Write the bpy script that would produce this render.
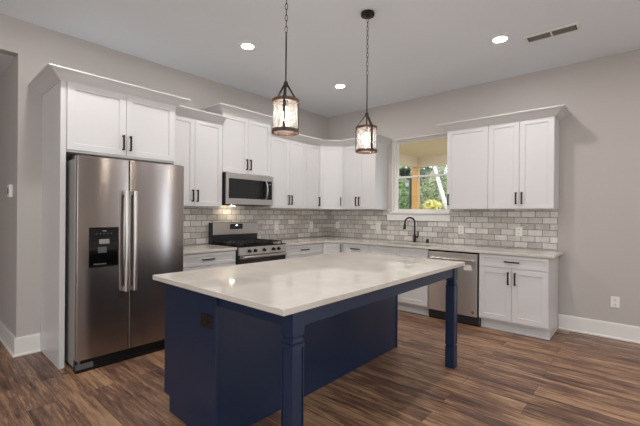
import bpy, bmesh, math, random
from mathutils import Matrix, Vector
R = math.radians
PI = math.pi
random.seed(7)
for o in list(bpy.data.objects): bpy.data.objects.remove(o, do_unlink=True)
S = bpy.context.scene
COL = S.collection

# ------------------------------------------------------------------ camera
cam_data = bpy.data.cameras.new('camera'); cam = bpy.data.objects.new('camera', cam_data); COL.objects.link(cam)
cam_data.sensor_width = 36.0; cam_data.lens = 36.0 * 363.33 / 640.0
cam_data.shift_y = 0.85 / 640.0; cam_data.clip_start = 0.05
cam.matrix_world = (Matrix.Translation((4.2378, -5.0267, 1.3164)) @ Matrix.Rotation(R(41.2987), 4, 'Z')
                    @ Matrix.Rotation(R(90 - 0.0658), 4, 'X') @ Matrix.Rotation(R(0.4681), 4, 'Z'))
S.camera = cam

# ------------------------------------------------------------------ world, daylight, exposure
W = bpy.data.worlds.new('sky'); S.world = W; W.use_nodes = True
bg = W.node_tree.nodes['Background']
bg.inputs['Color'].default_value = (0.86, 0.93, 1.0, 1); bg.inputs['Strength'].default_value = 2.6
S.view_settings.view_transform = 'Standard'; S.view_settings.look = 'None'
S.view_settings.gamma = 1.0; S.view_settings.use_curve_mapping = False
S.view_settings.exposure = 0.33

def area_light(name, loc, rot, sx, sy, power, color):
    d = bpy.data.lights.new(name, 'AREA'); d.shape = 'RECTANGLE'; d.size = sx; d.size_y = sy
    d.energy = power; d.color = color
    o = bpy.data.objects.new(name, d); COL.objects.link(o); o.location = loc; o.rotation_euler = rot
    return o
# soft fill added for unseen front and side windows; daylight of the glass door further along the window wall
area_light('front_window_fill', (4.0, -8.9, 1.55), (R(90), 0, 0), 4.6, 2.1, 80, (0.96, 0.98, 1.0))
area_light('side_window_fill', (7.42, -5.2, 1.5), (R(90), 0, R(90)), 2.6, 1.9, 38, (0.96, 0.98, 1.0))
area_light('daylight_patio_door', (6.98, -0.06, 1.1), (R(90), 0, R(180)), 0.95, 2.1, 26, (0.76, 0.88, 1.0))
LED = 262.0          # radiance of the ceiling downlights
BULB = 60.0         # radiance of the pendant bulbs

# ------------------------------------------------------------------ materials
def new_mat(name):
    m = bpy.data.materials.new(name); m.use_nodes = True
    nt = m.node_tree; b = nt.nodes['Principled BSDF']
    return m, nt, b
def lin(r, g, b):
    f = lambda c: (c/255/12.92) if c/255 <= 0.04045 else ((c/255+0.055)/1.055)**2.4
    return (f(r), f(g), f(b), 1)
def N(nt, kind, **kw):
    n = nt.nodes.new(kind)
    for k, v in kw.items():
        if k in n.inputs: n.inputs[k].default_value = v
        else: setattr(n, k, v)
    return n
def coords(nt, order='xyz', scale=(1, 1, 1), loc=(0, 0, 0)):
    tc = N(nt, 'ShaderNodeTexCoord'); sp = N(nt, 'ShaderNodeSeparateXYZ'); cb = N(nt, 'ShaderNodeCombineXYZ')
    nt.links.new(tc.outputs['Object'], sp.inputs[0])
    for i, c in enumerate(order):
        nt.links.new(sp.outputs['xyz'.index(c)], cb.inputs[i])
    mp = N(nt, 'ShaderNodeMapping'); mp.inputs['Scale'].default_value = scale; mp.inputs['Location'].default_value = loc
    nt.links.new(cb.outputs[0], mp.inputs[0])
    return mp.outputs[0]
def paint(name, rgb, rough, bump=0.0, bscale=60, var=0.0, metal=0.0, spec=0.5):
    m, nt, b = new_mat(name)
    b.inputs['Roughness'].default_value = rough; b.inputs['Metallic'].default_value = metal
    b.inputs['Specular IOR Level'].default_value = spec
    c = lin(*rgb)
    nz = N(nt, 'ShaderNodeTexNoise'); nz.inputs['Scale'].default_value = bscale; nz.inputs['Detail'].default_value = 3
    nt.links.new(coords(nt), nz.inputs['Vector'])
    rp = N(nt, 'ShaderNodeMix', data_type='RGBA')
    k = 1 - var
    rp.inputs[6].default_value = (c[0]*k, c[1]*k, c[2]*k, 1); rp.inputs[7].default_value = c
    nt.links.new(nz.outputs['Fac'], rp.inputs[0]); nt.links.new(rp.outputs[2], b.inputs['Base Color'])
    if bump:
        bp = N(nt, 'ShaderNodeBump'); bp.inputs['Strength'].default_value = bump; bp.inputs['Distance'].default_value = 0.002
        nt.links.new(nz.outputs['Fac'], bp.inputs['Height']); nt.links.new(bp.outputs[0], b.inputs['Normal'])
    return m
def emit(name, rgb, strength):
    m, nt, b = new_mat(name)
    b.inputs['Base Color'].default_value = (0.8, 0.8, 0.8, 1)
    b.inputs['Emission Color'].default_value = (*rgb, 1); b.inputs['Emission Strength'].default_value = strength
    return m

M = {}
M['wall'] = paint('greige_wall_paint', (193, 186, 181), 0.85, 0.15, 220, 0.02)
M['ceiling'] = paint('ceiling_paint', (236, 242, 248), 0.9, 0.15, 200, 0.02)
M['trim'] = paint('white_trim_paint', (236, 233, 228), 0.4, 0, 40, 0.01)
M['cabinet'] = paint('white_cabinet_lacquer', (217, 215, 214), 0.35, 0, 30, 0.01)
M['navy'] = paint('navy_cabinet_lacquer', (28, 44, 72), 0.28, 0.05, 90, 0.06)
M['black'] = paint('matte_black_metal', (24, 23, 23), 0.42, 0.05, 150, 0.2, 0.3)
M['bronze'] = paint('dark_bronze_metal', (46, 38, 34), 0.45, 0.05, 150, 0.2, 0.5)
M['rust'] = paint('wood_toned_ring', (88, 56, 36), 0.5, 0.2, 90, 0.35, 0.1)
M['plastic'] = paint('white_plastic', (240, 238, 232), 0.35, 0, 30, 0.01)
M['brown_plastic'] = paint('dark_brown_plastic', (30, 25, 26), 0.35, 0, 30, 0.05)
M['slot'] = paint('dark_slot', (90, 90, 92), 0.6, 0, 30, 0.05)
M['gloss_black'] = paint('gloss_black_plastic', (12, 12, 13), 0.08, 0, 30, 0.1)
M['dark'] = paint('dark_grey_enamel', (38, 38, 40), 0.35, 0, 30, 0.1)
M['side_grey'] = paint('grey_appliance_side', (168, 166, 163), 0.45, 0.1, 300, 0.05, 0.3)
M['iron'] = paint('cast_iron', (26, 25, 25), 0.6, 0.4, 200, 0.2)
M['paper'] = paint('white_paper_tag', (235, 230, 222), 0.7, 0, 300, 0.25)
M['badge'] = paint('copper_sticker', (150, 100, 72), 0.4, 0, 30, 0.1)
M['grey_plastic'] = paint('grey_plastic', (150, 148, 146), 0.35, 0, 30, 0.05)
M['vent_dark'] = paint('dark_duct', (62, 60, 60), 0.8, 0, 30, 0.05)
M['led'] = emit('lit_led_disc', (1.0, 0.97, 0.95), LED)
M['bulb'] = emit('lit_bulb', (1.0, 0.90, 0.76), BULB)
M['cooklight'] = emit('lit_cooktop_lamp', (1.0, 0.86, 0.64), 120)
M['digit'] = emit('lit_display_digits', (0.85, 0.95, 1.0), 2.5)
M['chrome'] = paint('satin_chrome', (206, 206, 208), 0.22, 0, 30, 0.03, 1.0)
M['porch_paint'] = paint('porch_ceiling_paint', (224, 214, 196), 0.7, 0, 20, 0.03)
M['post_wood'] = paint('fresh_pine', (206, 160, 92), 0.7, 0.3, 18, 0.25)
M['bark'] = paint('dark_bark', (84, 74, 64), 0.9, 0.8, 30, 0.5)
M['pale_bark'] = paint('pale_bark', (226, 220, 214), 0.8, 0.3, 20, 0.2)
M['ground'] = paint('leafy_ground', (96, 104, 60), 0.95, 0.5, 6, 0.5)

def steel(name, rgb, rough, axis='Z', rot=0.25, aniso=0.85):
    m, nt, b = new_mat(name)
    b.inputs['Base Color'].default_value = lin(*rgb); b.inputs['Metallic'].default_value = 1.0
    b.inputs['Roughness'].default_value = rough
    b.inputs['Anisotropic'].default_value = aniso; b.inputs['Anisotropic Rotation'].default_value = rot
    tg = N(nt, 'ShaderNodeTangent', direction_type='RADIAL', axis=axis)
    nt.links.new(tg.outputs[0], b.inputs['Tangent'])
    return m
M['steel'] = steel('brushed_stainless', (172, 163, 158), 0.23)
M['steel_dw'] = steel('satin_stainless', (222, 214, 206), 0.38, aniso=0.6)
M['steel_light'] = steel('light_stainless', (200, 196, 192), 0.3, aniso=0.5)

# quartz: creamy white with faint clouding, polished
m, nt, b = new_mat('polished_quartz'); M['quartz'] = m
b.inputs['Roughness'].default_value = 0.05
nz = N(nt, 'ShaderNodeTexNoise'); nz.inputs['Scale'].default_value = 3.2; nz.inputs['Detail'].default_value = 6; nz.inputs['Distortion'].default_value = 1.2
nt.links.new(coords(nt), nz.inputs['Vector'])
cr = N(nt, 'ShaderNodeValToRGB'); cr.color_ramp.elements[0].position = 0.35; cr.color_ramp.elements[1].position = 0.62
cr.color_ramp.elements[0].color = lin(206, 198, 188); cr.color_ramp.elements[1].color = lin(215, 208, 198)
nt.links.new(nz.outputs['Fac'], cr.inputs[0]); nt.links.new(cr.outputs[0], b.inputs['Base Color'])

# plank floor
m, nt, b = new_mat('plank_flooring'); M['floor'] = m
v = coords(nt)
br = N(nt, 'ShaderNodeTexBrick'); br.offset = 0.37; br.offset_frequency = 2
for k, val in (('Color1', (0, 0, 0, 1)), ('Color2', (1, 1, 1, 1)), ('Mortar', (0.5, 0.5, 0.5, 1)), ('Scale', 1.0), ('Mortar Size', 0.0016),
               ('Mortar Smooth', 0.1), ('Brick Width', 1.22), ('Row Height', 0.18)): br.inputs[k].default_value = val
nt.links.new(v, br.inputs['Vector'])
# per-plank shift of the grain
ad = N(nt, 'ShaderNodeVectorMath', operation='MULTIPLY_ADD')
nt.links.new(br.outputs['Color'], ad.inputs[0]); ad.inputs[1].default_value = (7.3, 3.1, 11.0)
mp = N(nt, 'ShaderNodeMapping'); mp.inputs['Scale'].default_value = (2.2, 30, 1); nt.links.new(v, mp.inputs[0]); nt.links.new(mp.outputs[0], ad.inputs[2])
g1 = N(nt, 'ShaderNodeTexNoise'); g1.inputs['Scale'].default_value = 1.0; g1.inputs['Detail'].default_value = 6; g1.inputs['Roughness'].default_value = 0.62; g1.inputs['Distortion'].default_value = 0.6
nt.links.new(ad.outputs[0], g1.inputs['Vector'])
ad2 = N(nt, 'ShaderNodeVectorMath', operation='MULTIPLY_ADD'); nt.links.new(br.outputs['Color'], ad2.inputs[0]); ad2.inputs[1].default_value = (5.0, 9.0, 2.0)
mp2 = N(nt, 'ShaderNodeMapping'); mp2.inputs['Scale'].default_value = (1.3, 5, 1); nt.links.new(v, mp2.inputs[0]); nt.links.new(mp2.outputs[0], ad2.inputs[2])
g2 = N(nt, 'ShaderNodeTexNoise'); g2.inputs['Scale'].default_value = 1.0; g2.inputs['Detail'].default_value = 3
nt.links.new(ad2.outputs[0], g2.inputs['Vector'])
mx = N(nt, 'ShaderNodeMath', operation='MULTIPLY_ADD'); nt.links.new(g1.outputs['Fac'], mx.inputs[0]); mx.inputs[1].default_value = 0.75
mz = N(nt, 'ShaderNodeMath', operation='MULTIPLY_ADD'); nt.links.new(g2.outputs['Fac'], mz.inputs[0]); mz.inputs[1].default_value = 0.55
sx = N(nt, 'ShaderNodeSeparateColor'); nt.links.new(br.outputs['Color'], sx.inputs[0])
mk = N(nt, 'ShaderNodeMath', operation='MULTIPLY_ADD'); nt.links.new(sx.outputs[0], mk.inputs[0]); mk.inputs[1].default_value = 0.09; mk.inputs[2].default_value = -0.445
g3 = N(nt, 'ShaderNodeTexNoise'); g3.inputs['Scale'].default_value = 1.0; g3.inputs['Detail'].default_value = 5; g3.inputs['Roughness'].default_value = 0.7
mp3 = N(nt, 'ShaderNodeMapping'); mp3.inputs['Scale'].default_value = (9, 110, 1); nt.links.new(v, mp3.inputs[0])
ad3 = N(nt, 'ShaderNodeVectorMath', operation='MULTIPLY_ADD'); nt.links.new(br.outputs['Color'], ad3.inputs[0]); ad3.inputs[1].default_value = (3.0, 17.0, 5.0)
nt.links.new(mp3.outputs[0], ad3.inputs[2]); nt.links.new(ad3.outputs[0], g3.inputs['Vector'])
mf3 = N(nt, 'ShaderNodeMath', operation='MULTIPLY_ADD'); nt.links.new(g3.outputs['Fac'], mf3.inputs[0]); mf3.inputs[1].default_value = 0.5
nt.links.new(mk.outputs[0], mf3.inputs[2])
nt.links.new(mf3.outputs[0], mz.inputs[2]); nt.links.new(mz.outputs[0], mx.inputs[2])
cr = N(nt, 'ShaderNodeValToRGB')
cr.color_ramp.elements[0].position = 0.28; cr.color_ramp.elements[0].color = lin(66, 46, 39)
cr.color_ramp.elements[1].position = 0.76; cr.color_ramp.elements[1].color = lin(190, 150, 118)
e = cr.color_ramp.elements.new(0.46); e.color = lin(120, 88, 70)
e = cr.color_ramp.elements.new(0.60); e.color = lin(166, 130, 99)
nt.links.new(mx.outputs[0], cr.inputs[0])
mo = N(nt, 'ShaderNodeMix', data_type='RGBA'); nt.links.new(br.outputs['Fac'], mo.inputs[0]); nt.links.new(cr.outputs[0], mo.inputs[6]); mo.inputs[7].default_value = lin(66, 48, 40)
nt.links.new(mo.outputs[2], b.inputs['Base Color']); b.inputs['Roughness'].default_value = 0.38
bp = N(nt, 'ShaderNodeBump'); bp.inputs['Strength'].default_value = 0.25; bp.inputs['Distance'].default_value = 0.0015
nt.links.new(g1.outputs['Fac'], bp.inputs['Height']); nt.links.new(bp.outputs[0], b.inputs['Normal'])

# subway tile
def tile_mat(name, order):
    m, nt, b = new_mat(name)
    v = coords(nt, order, (1, 1, 1), (0.073, -0.912, 0))
    br = N(nt, 'ShaderNodeTexBrick'); br.offset = 0.5
    for k, val in (('Color1', (0, 0, 0, 1)), ('Color2', (1, 1, 1, 1)), ('Mortar', (0.5, 0.5, 0.5, 1)), ('Scale', 1.0), ('Mortar Size', 0.0036),
                   ('Mortar Smooth', 0.15), ('Brick Width', 0.153), ('Row Height', 0.0755)): br.inputs[k].default_value = val
    nt.links.new(v, br.inputs['Vector'])
    ad = N(nt, 'ShaderNodeVectorMath', operation='MULTIPLY_ADD'); nt.links.new(br.outputs['Color'], ad.inputs[0]); ad.inputs[1].default_value = (9, 4, 13)
    mp = N(nt, 'ShaderNodeMapping'); mp.inputs['Scale'].default_value = (9, 9, 9); nt.links.new(v, mp.inputs[0]); nt.links.new(mp.outputs[0], ad.inputs[2])
    nz = N(nt, 'ShaderNodeTexNoise'); nz.inputs['Scale'].default_value = 1.0; nz.inputs['Detail'].default_value = 6; nz.inputs['Distortion'].default_value = 1.5
    nt.links.new(ad.outputs[0], nz.inputs['Vector'])
    sp = N(nt, 'ShaderNodeSeparateColor'); nt.links.new(br.outputs['Color'], sp.inputs[0])
    a = N(nt, 'ShaderNodeMath', operation='MULTIPLY_ADD'); nt.links.new(sp.outputs[0], a.inputs[0]); a.inputs[1].default_value = 0.5
    c = N(nt, 'ShaderNodeMath', operation='MULTIPLY'); nt.links.new(nz.outputs['Fac'], c.inputs[0]); c.inputs[1].default_value = 0.6
    nt.links.new(c.outputs[0], a.inputs[2])
    cr = N(nt, 'ShaderNodeValToRGB')
    cr.color_ramp.elements[0].position = 0.2; cr.color_ramp.elements[0].color = lin(174, 167, 160)
    cr.color_ramp.elements[1].position = 0.85; cr.color_ramp.elements[1].color = lin(232, 227, 221)
    nt.links.new(a.outputs[0], cr.inputs[0])
    mo = N(nt, 'ShaderNodeMix', data_type='RGBA'); nt.links.new(br.outputs['Fac'], mo.inputs[0]); nt.links.new(cr.outputs[0], mo.inputs[6]); mo.inputs[7].default_value = lin(112, 107, 101)
    nt.links.new(mo.outputs[2], b.inputs['Base Color'])
    b.inputs['Roughness'].default_value = 0.28
    iv = N(nt, 'ShaderNodeMath', operation='SUBTRACT'); iv.inputs[0].default_value = 1.0; nt.links.new(br.outputs['Fac'], iv.inputs[1])
    bp = N(nt, 'ShaderNodeBump'); bp.inputs['Strength'].default_value = 0.6; bp.inputs['Distance'].default_value = 0.002
    nt.links.new(iv.outputs[0], bp.inputs['Height']); nt.links.new(bp.outputs[0], b.inputs['Normal'])
    return m
M['tile_back'] = tile_mat('subway_tile_window_wall', 'xzy')
M['tile_left'] = tile_mat('subway_tile_range_wall', 'yzx')

def glass_mat(name, rough, tint, gl, cloud=0.0):
    m, nt, b = new_mat(name); nt.nodes.remove(b)
    out = nt.nodes['Material Output']
    t = N(nt, 'ShaderNodeBsdfTransparent'); t.inputs['Color'].default_value = (*tint, 1)
    g = N(nt, 'ShaderNodeBsdfGlossy'); g.inputs['Roughness'].default_value = rough
    fr = N(nt, 'ShaderNodeFresnel'); fr.inputs['IOR'].default_value = gl
    mx = N(nt, 'ShaderNodeMixShader')
    nt.links.new(fr.outputs[0], mx.inputs[0]); nt.links.new(t.outputs[0], mx.inputs[1]); nt.links.new(g.outputs[0], mx.inputs[2])
    last = mx
    if cloud:
        nz = N(nt, 'ShaderNodeTexNoise'); nz.inputs['Scale'].default_value = 260; nz.inputs['Detail'].default_value = 2
        nt.links.new(coords(nt, 'xyz', (1, 1, 0.45)), nz.inputs['Vector'])
        bp = N(nt, 'ShaderNodeBump'); bp.inputs['Strength'].default_value = 0.5; bp.inputs['Distance'].default_value = 0.002
        nt.links.new(nz.outputs['Fac'], bp.inputs['Height']); nt.links.new(bp.outputs[0], g.inputs['Normal'])
        mr = N(nt, 'ShaderNodeMapRange'); mr.inputs['From Min'].default_value = 0.42; mr.inputs['From Max'].default_value = 0.7
        mr.inputs['To Min'].default_value = cloud*0.4; mr.inputs['To Max'].default_value = cloud*1.8
        nt.links.new(nz.outputs['Fac'], mr.inputs['Value'])
        tl = N(nt, 'ShaderNodeBsdfTranslucent'); tl.inputs['Color'].default_value = (0.95, 0.95, 0.95, 1)
        m2 = N(nt, 'ShaderNodeMixShader'); nt.links.new(mr.outputs[0], m2.inputs[0]); nt.links.new(mx.outputs[0], m2.inputs[1]); nt.links.new(tl.outputs[0], m2.inputs[2])
        last = m2
    nt.links.new(last.outputs[0], out.inputs['Surface'])
    return m
M['pane'] = glass_mat('window_glass', 0.0, (0.97, 0.98, 0.98), 1.35)
M['seeded'] = glass_mat('seeded_glass', 0.12, (0.96, 0.96, 0.96), 1.4, 0.07)

def leaf_mat(name, a, bcol):
    m, nt, b = new_mat(name)
    ge = N(nt, 'ShaderNodeNewGeometry')
    mx = N(nt, 'ShaderNodeMix', data_type='RGBA'); mx.inputs[6].default_value = lin(*a); mx.inputs[7].default_value = lin(*bcol)
    nt.links.new(ge.outputs['Random Per Island'], mx.inputs[0]); nt.links.new(mx.outputs[2], b.inputs['Base Color'])
    b.inputs['Roughness'].default_value = 0.6
    tl = N(nt, 'ShaderNodeBsdfTranslucent'); nt.links.new(mx.outputs[2], tl.inputs['Color'])
    ms = N(nt, 'ShaderNodeMixShader'); ms.inputs[0].default_value = 0.4
    nt.links.new(b.outputs[0], ms.inputs[1]); nt.links.new(tl.outputs[0], ms.inputs[2])
    nt.links.new(ms.outputs[0], nt.nodes['Material Output'].inputs['Surface'])
    return m
M['leaf_green'] = leaf_mat('green_leaves', (78, 110, 62), (176, 196, 138))
M['leaf_mid'] = leaf_mat('olive_leaves', (100, 118, 76), (216, 216, 178))
M['leaf_dark'] = leaf_mat('dark_leaves', (30, 36, 24), (60, 70, 44))
M['leaf_yellow'] = leaf_mat('yellow_leaves', (214, 206, 110), (250, 242, 190))
M['leaf_grey'] = leaf_mat('grey_green_leaves', (120, 132, 112), (190, 198, 176))

# ------------------------------------------------------------------ mesh helpers
def BM(): return bmesh.new()
def box(bm, x0, x1, y0, y1, z0, z1):
    vs = [bm.verts.new(p) for p in ((x0,y0,z0),(x1,y0,z0),(x1,y1,z0),(x0,y1,z0),(x0,y0,z1),(x1,y0,z1),(x1,y1,z1),(x0,y1,z1))]
    for f in ((3,2,1,0),(4,5,6,7),(0,1,5,4),(1,2,6,5),(2,3,7,6),(3,0,4,7)): bm.faces.new([vs[i] for i in f])
    return bm
def prism(bm, pts, z0, z1):
    a = [bm.verts.new((x, y, z0)) for x, y in pts]; b = [bm.verts.new((x, y, z1)) for x, y in pts]
    n = len(pts)
    bm.faces.new(a[::-1]); bm.faces.new(b)
    for i in range(n): bm.faces.new((a[i], a[(i+1) % n], b[(i+1) % n], b[i]))
    return bm
def extrude_profile(bm, pts, axis, a0, a1):
    """2-D profile swept along one axis; pts are the two other coordinates in xyz order."""
    def mk(p, a):
        q = list(p); q.insert('xyz'.index(axis), a); return q
    a = [bm.verts.new(mk(p, a0)) for p in pts]; b = [bm.verts.new(mk(p, a1)) for p in pts]
    n = len(pts); bm.faces.new(a[::-1]); bm.faces.new(b)
    for i in range(n): bm.faces.new((a[i], a[(i+1) % n], b[(i+1) % n], b[i]))
    bmesh.ops.recalc_face_normals(bm, faces=bm.faces[:])
    return bm
def lathe(bm, prof, seg=24, cx=0, cy=0, caps=True):
    rings = []
    for r, z in prof:
        rings.append([bm.verts.new((cx + r*math.cos(2*PI*i/seg), cy + r*math.sin(2*PI*i/seg), z)) for i in range(seg)])
    for a, b in zip(rings, rings[1:]):
        for i in range(seg): bm.faces.new((a[i], a[(i+1) % seg], b[(i+1) % seg], b[i]))
    if caps:
        bm.faces.new(rings[0][::-1]); bm.faces.new(rings[-1])
    return bm
def tube(bm, pts, r, seg=10, closed=False, radii=None):
    pts = [Vector(p) for p in pts]; n = len(pts); rings = []
    prev = None
    for i, p in enumerate(pts):
        if closed: d = (pts[(i+1) % n] - pts[i-1]).normalized()
        else: d = (pts[min(i+1, n-1)] - pts[max(i-1, 0)]).normalized()
        if prev is None:
            u = d.orthogonal().normalized()
        else:
            u = (prev - d*prev.dot(d)).normalized()
        prev = u; w = d.cross(u); rr = radii[i] if radii else r
        rings.append([bm.verts.new(p + (u*math.cos(2*PI*k/seg) + w*math.sin(2*PI*k/seg))*rr) for k in range(seg)])
    m = n if closed else n-1
    for i in range(m):
        a, b = rings[i], rings[(i+1) % n]
        for k in range(seg): bm.faces.new((a[k], a[(k+1) % seg], b[(k+1) % seg], b[k]))
    if not closed:
        bm.faces.new(rings[0][::-1]); bm.faces.new(rings[-1])
    return bm
def sweep(bm, path, prof):
    """profile (out, z) swept along a mitred 2-D path; out is to the right of travel."""
    P = [Vector(p) for p in path]; n = len(P)
    def nrm(a, b):
        d = (b-a).normalized(); return Vector((d.y, -d.x))
    rings = []
    for i in range(n):
        if i == 0: m = nrm(P[0], P[1])
        elif i == n-1: m = nrm(P[-2], P[-1])
        else:
            n1, n2 = nrm(P[i-1], P[i]), nrm(P[i], P[i+1]); m = (n1+n2); m = m / max(1e-6, 1 + n1.dot(n2))
        rings.append([bm.verts.new((P[i].x + m.x*o, P[i].y + m.y*o, z)) for o, z in prof])
    k = len(prof)
    for a, b in zip(rings, rings[1:]):
        for j in range(k): bm.faces.new((a[j], a[(j+1) % k], b[(j+1) % k], b[j]))
    bm.faces.new(rings[0][::-1]); bm.faces.new(rings[-1])
    bmesh.ops.recalc_face_normals(bm, faces=bm.faces[:])
    return bm
def build(name, bm, mat, parent=None, bevel=0.0, smooth=False, seg=2, loc=None, rotz=None):
    bmesh.ops.recalc_face_normals(bm, faces=bm.faces[:])
    me = bpy.data.meshes.new(name); bm.to_mesh(me); bm.free()
    me.materials.append(M[mat] if isinstance(mat, str) else mat)
    o = bpy.data.objects.new(name, me); COL.objects.link(o)
    if parent: o.parent = parent
    if loc: o.location = loc
    if rotz: o.rotation_euler = (0, 0, rotz)
    if smooth:
        for p in me.polygons: p.use_smooth = True
        try: me.set_sharp_from_angle(angle=R(35))
        except Exception: pass
    if bevel:
        b = o.modifiers.new('bevel', 'BEVEL'); b.width = bevel; b.segments = seg; b.limit_method = 'ANGLE'; b.angle_limit = R(35)
    return o
def tag(o, label=None, cat=None, group=None, kind=None):
    if label: o['label'] = label
    if cat: o['category'] = cat
    if group: o['group'] = group
    if kind: o['kind'] = kind
    return o
def thing(name, label, cat, loc=(0, 0, 0), rotz=0.0, group=None):
    o = bpy.data.objects.new(name, None); COL.objects.link(o); o.empty_display_size = 0.1
    o.location = loc; o.rotation_euler = (0, 0, rotz)
    return tag(o, label, cat, group)
def struct(name, bm, mat, label, cat, bevel=0.0):
    return tag(build(name, bm, mat, None, bevel), label, cat, None, 'structure')

# ------------------------------------------------------------------ room shell
CEIL = 3.053
XR, YF = 7.5, -9.0
struct('floor', box(BM(), -3.2, XR, YF, 0.0, -0.1, 0.0), 'floor', 'brown wood plank floor running across the kitchen', 'floor')
struct('ceiling', box(BM(), -0.0, XR, YF, 0.0, CEIL, CEIL+0.12), 'ceiling', 'flat pale grey ceiling with round downlights', 'ceiling')
b = box(BM(), -0.115, 0.0, -4.364, 0.0, 0, CEIL); box(b, -0.115, 0.0, YF, -4.364, 2.744, CEIL)
struct('wall_left', b, 'wall', 'greige wall behind the fridge and range', 'wall')
WX0, WX1, WZ0, WZ1 = 1.318, 2.245, 1.345, 2.476
b = box(BM(), -0.115, WX0, 0, 0.14, 0, CEIL); box(b, WX1, XR, 0, 0.14, 0, CEIL); box(b, WX0, WX1, 0, 0.14, 0, WZ0); box(b, WX0, WX1, 0, 0.14, WZ1, CEIL)
struct('wall_back', b, 'wall', 'greige wall with the kitchen window over the sink', 'wall')
struct('wall_right', box(BM(), XR, XR+0.12, YF, 0.14, 0, CEIL), 'wall', 'greige side wall beyond the open room', 'wall')
struct('wall_front', box(BM(), -3.2, XR, YF-0.12, YF, 0, CEIL), 'wall', 'greige wall behind the viewer', 'wall')
struct('wall_hall', box(BM(), -3.2, -0.116, -4.364, -4.25, 0, 2.86), 'wall', 'shaded greige hallway wall left of the fridge', 'wall')
struct('wall_hall_end', box(BM(), -3.32, -3.2, YF, -4.25, 0, 2.86), 'wall', 'greige end wall of the hallway', 'wall')
struct('ceiling_hall', box(BM(), -3.2, -0.116, YF, -4.365, 2.744, 2.86), 'ceiling', 'lower ceiling of the hallway opening', 'ceiling')
BBP = [(0, 0), (0.028, 0), (0.028, 0.012), (0.016, 0.022), (0.016, 0.155), (0.012, 0.168), (0, 0.168)]
struct('baseboard_left', sweep(BM(), [(-1.6, -4.364), (0.0, -4.364), (0.0, -4.188)], BBP), 'trim', 'tall white baseboard wrapping the wall corner left of the fridge', 'baseboard')
struct('baseboard_back', sweep(BM(), [(3.54, 0), (XR, 0)], BBP), 'trim', 'tall white baseboard right of the end base cabinet', 'baseboard')

# ------------------------------------------------------------------ window over the sink
win = bpy.data.objects.new('window_1', None); COL.objects.link(win); win.location = (0, 0, 0)
tag(win, 'white single-hung window over the sink looking out on trees', 'window', None, 'structure')
def frame_ring(bm, x0, x1, z0, z1, w, y0, y1, wb=None, wt=None):
    wb = wb or w; wt = wt or w
    box(bm, x0, x0+w, y0, y1, z0, z1); box(bm, x1-w, x1, y0, y1, z0, z1)
    box(bm, x0+w, x1-w, y0, y1, z0, z0+wb); box(bm, x0+w, x1-w, y0, y1, z1-wt, z1); return bm
build('jamb', frame_ring(BM(), WX0+0.001, WX1-0.001, WZ0+0.001, WZ1-0.001, 0.012, 0.0, 0.08), 'trim', win, 0.002)
build('window_frame', frame_ring(BM(), WX0+0.013, WX1-0.013, WZ0+0.013, WZ1-0.013, 0.022, 0.06, 0.13, 0.012, 0.014), 'trim', win, 0.002)
ZR = 1.885
up = build('upper_sash', frame_ring(BM(), WX0+0.036, WX1-0.036, ZR-0.012, WZ1-0.028, 0.026, 0.098, 0.12), 'trim', win, 0.002)
lo = build('lower_sash', frame_ring(BM(), WX0+0.036, WX1-0.036, WZ0+0.026, ZR+0.02, 0.03, 0.072, 0.096, 0.022, 0.03), 'trim', win, 0.002)
build('pane', box(BM(), WX0+0.055, WX1-0.055, 0.107, 0.111, ZR, WZ1-0.045), 'pane', up)
build('pane', box(BM(), WX0+0.06, WX1-0.06, 0.082, 0.086, WZ0+0.04, ZR), 'pane', lo)
build('sash_lock', box(box(BM(), 1.71, 1.79, 0.06, 0.072, ZR, ZR+0.014), 1.74, 1.76, 0.048, 0.062, ZR, ZR+0.022), 'trim', lo, 0.002)
build('sill', box(BM(), 1.30, 2.245, -0.028, 0.06, WZ0-0.022, WZ0+0.0005), 'trim', win, 0.004)
build('apron', box(box(BM(), 1.256, 2.264, -0.03, -0.0095, 1.217, 1.298), 1.256, 2.264, -0.036, -0.0095, 1.298, 1.312), 'trim', win, 0.003)

# ------------------------------------------------------------------ backsplash
b = box(BM(), 0.009, 3.523, -0.009, -0.0005, 0.905, 1.216); box(b, 0.009, 1.30, -0.009, -0.0005, 1.216, 1.389); box(b, 2.265, 3.523, -0.009, -0.0005, 1.216, 1.389)
tag(build('tile_backsplash', b, 'tile_back'), 'grey marbled subway tile backsplash beneath the kitchen window', 'backsplash', 'subway tile backsplashes')
b = box(BM(), 0.0005, 0.009, -3.186, -0.0005, 0.905, 1.389); box(b, 0.0005, 0.009, -2.428, -1.668, 0.75, 0.905); box(b, 0.0005, 0.009, -2.43, -1.66, 1.389, 1.42)
tag(build('tile_backsplash', b, 'tile_left'), 'grey marbled subway tile backsplash behind the range', 'backsplash', 'subway tile backsplashes')

# ------------------------------------------------------------------ cabinet parts
def shaker(bm, x0, x1, z0, z1, y0=0.0, t=0.02, st=0.057, dp=0.009):
    """framed door: slab with a recessed centre panel on its front (front at y0, facing -y)"""
    s = min(st, (z1-z0)*0.28)
    def ring(a, b, c, d, y): return [bm.verts.new((a, y, c)), bm.verts.new((b, y, c)), bm.verts.new((b, y, d)), bm.verts.new((a, y, d))]
    e = 0.002
    r0 = ring(x0, x1, z0, z1, y0+t); r1 = ring(x0, x1, z0, z1, y0+e); r2 = ring(x0+e, x1-e, z0+e, z1-e, y0)
    r3 = ring(x0+s, x1-s, z0+s, z1-s, y0); r4 = ring(x0+s+0.003, x1-s-0.003, z0+s+0.003, z1-s-0.003, y0+dp)
    bm.faces.new(r0[::-1])
    for a, b in ((r0, r1), (r1, r2), (r2, r3), (r3, r4)):
        for i in range(4): bm.faces.new((a[i], a[(i+1) % 4], b[(i+1) % 4], b[i]))
    bm.faces.new(r4); return bm
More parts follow.
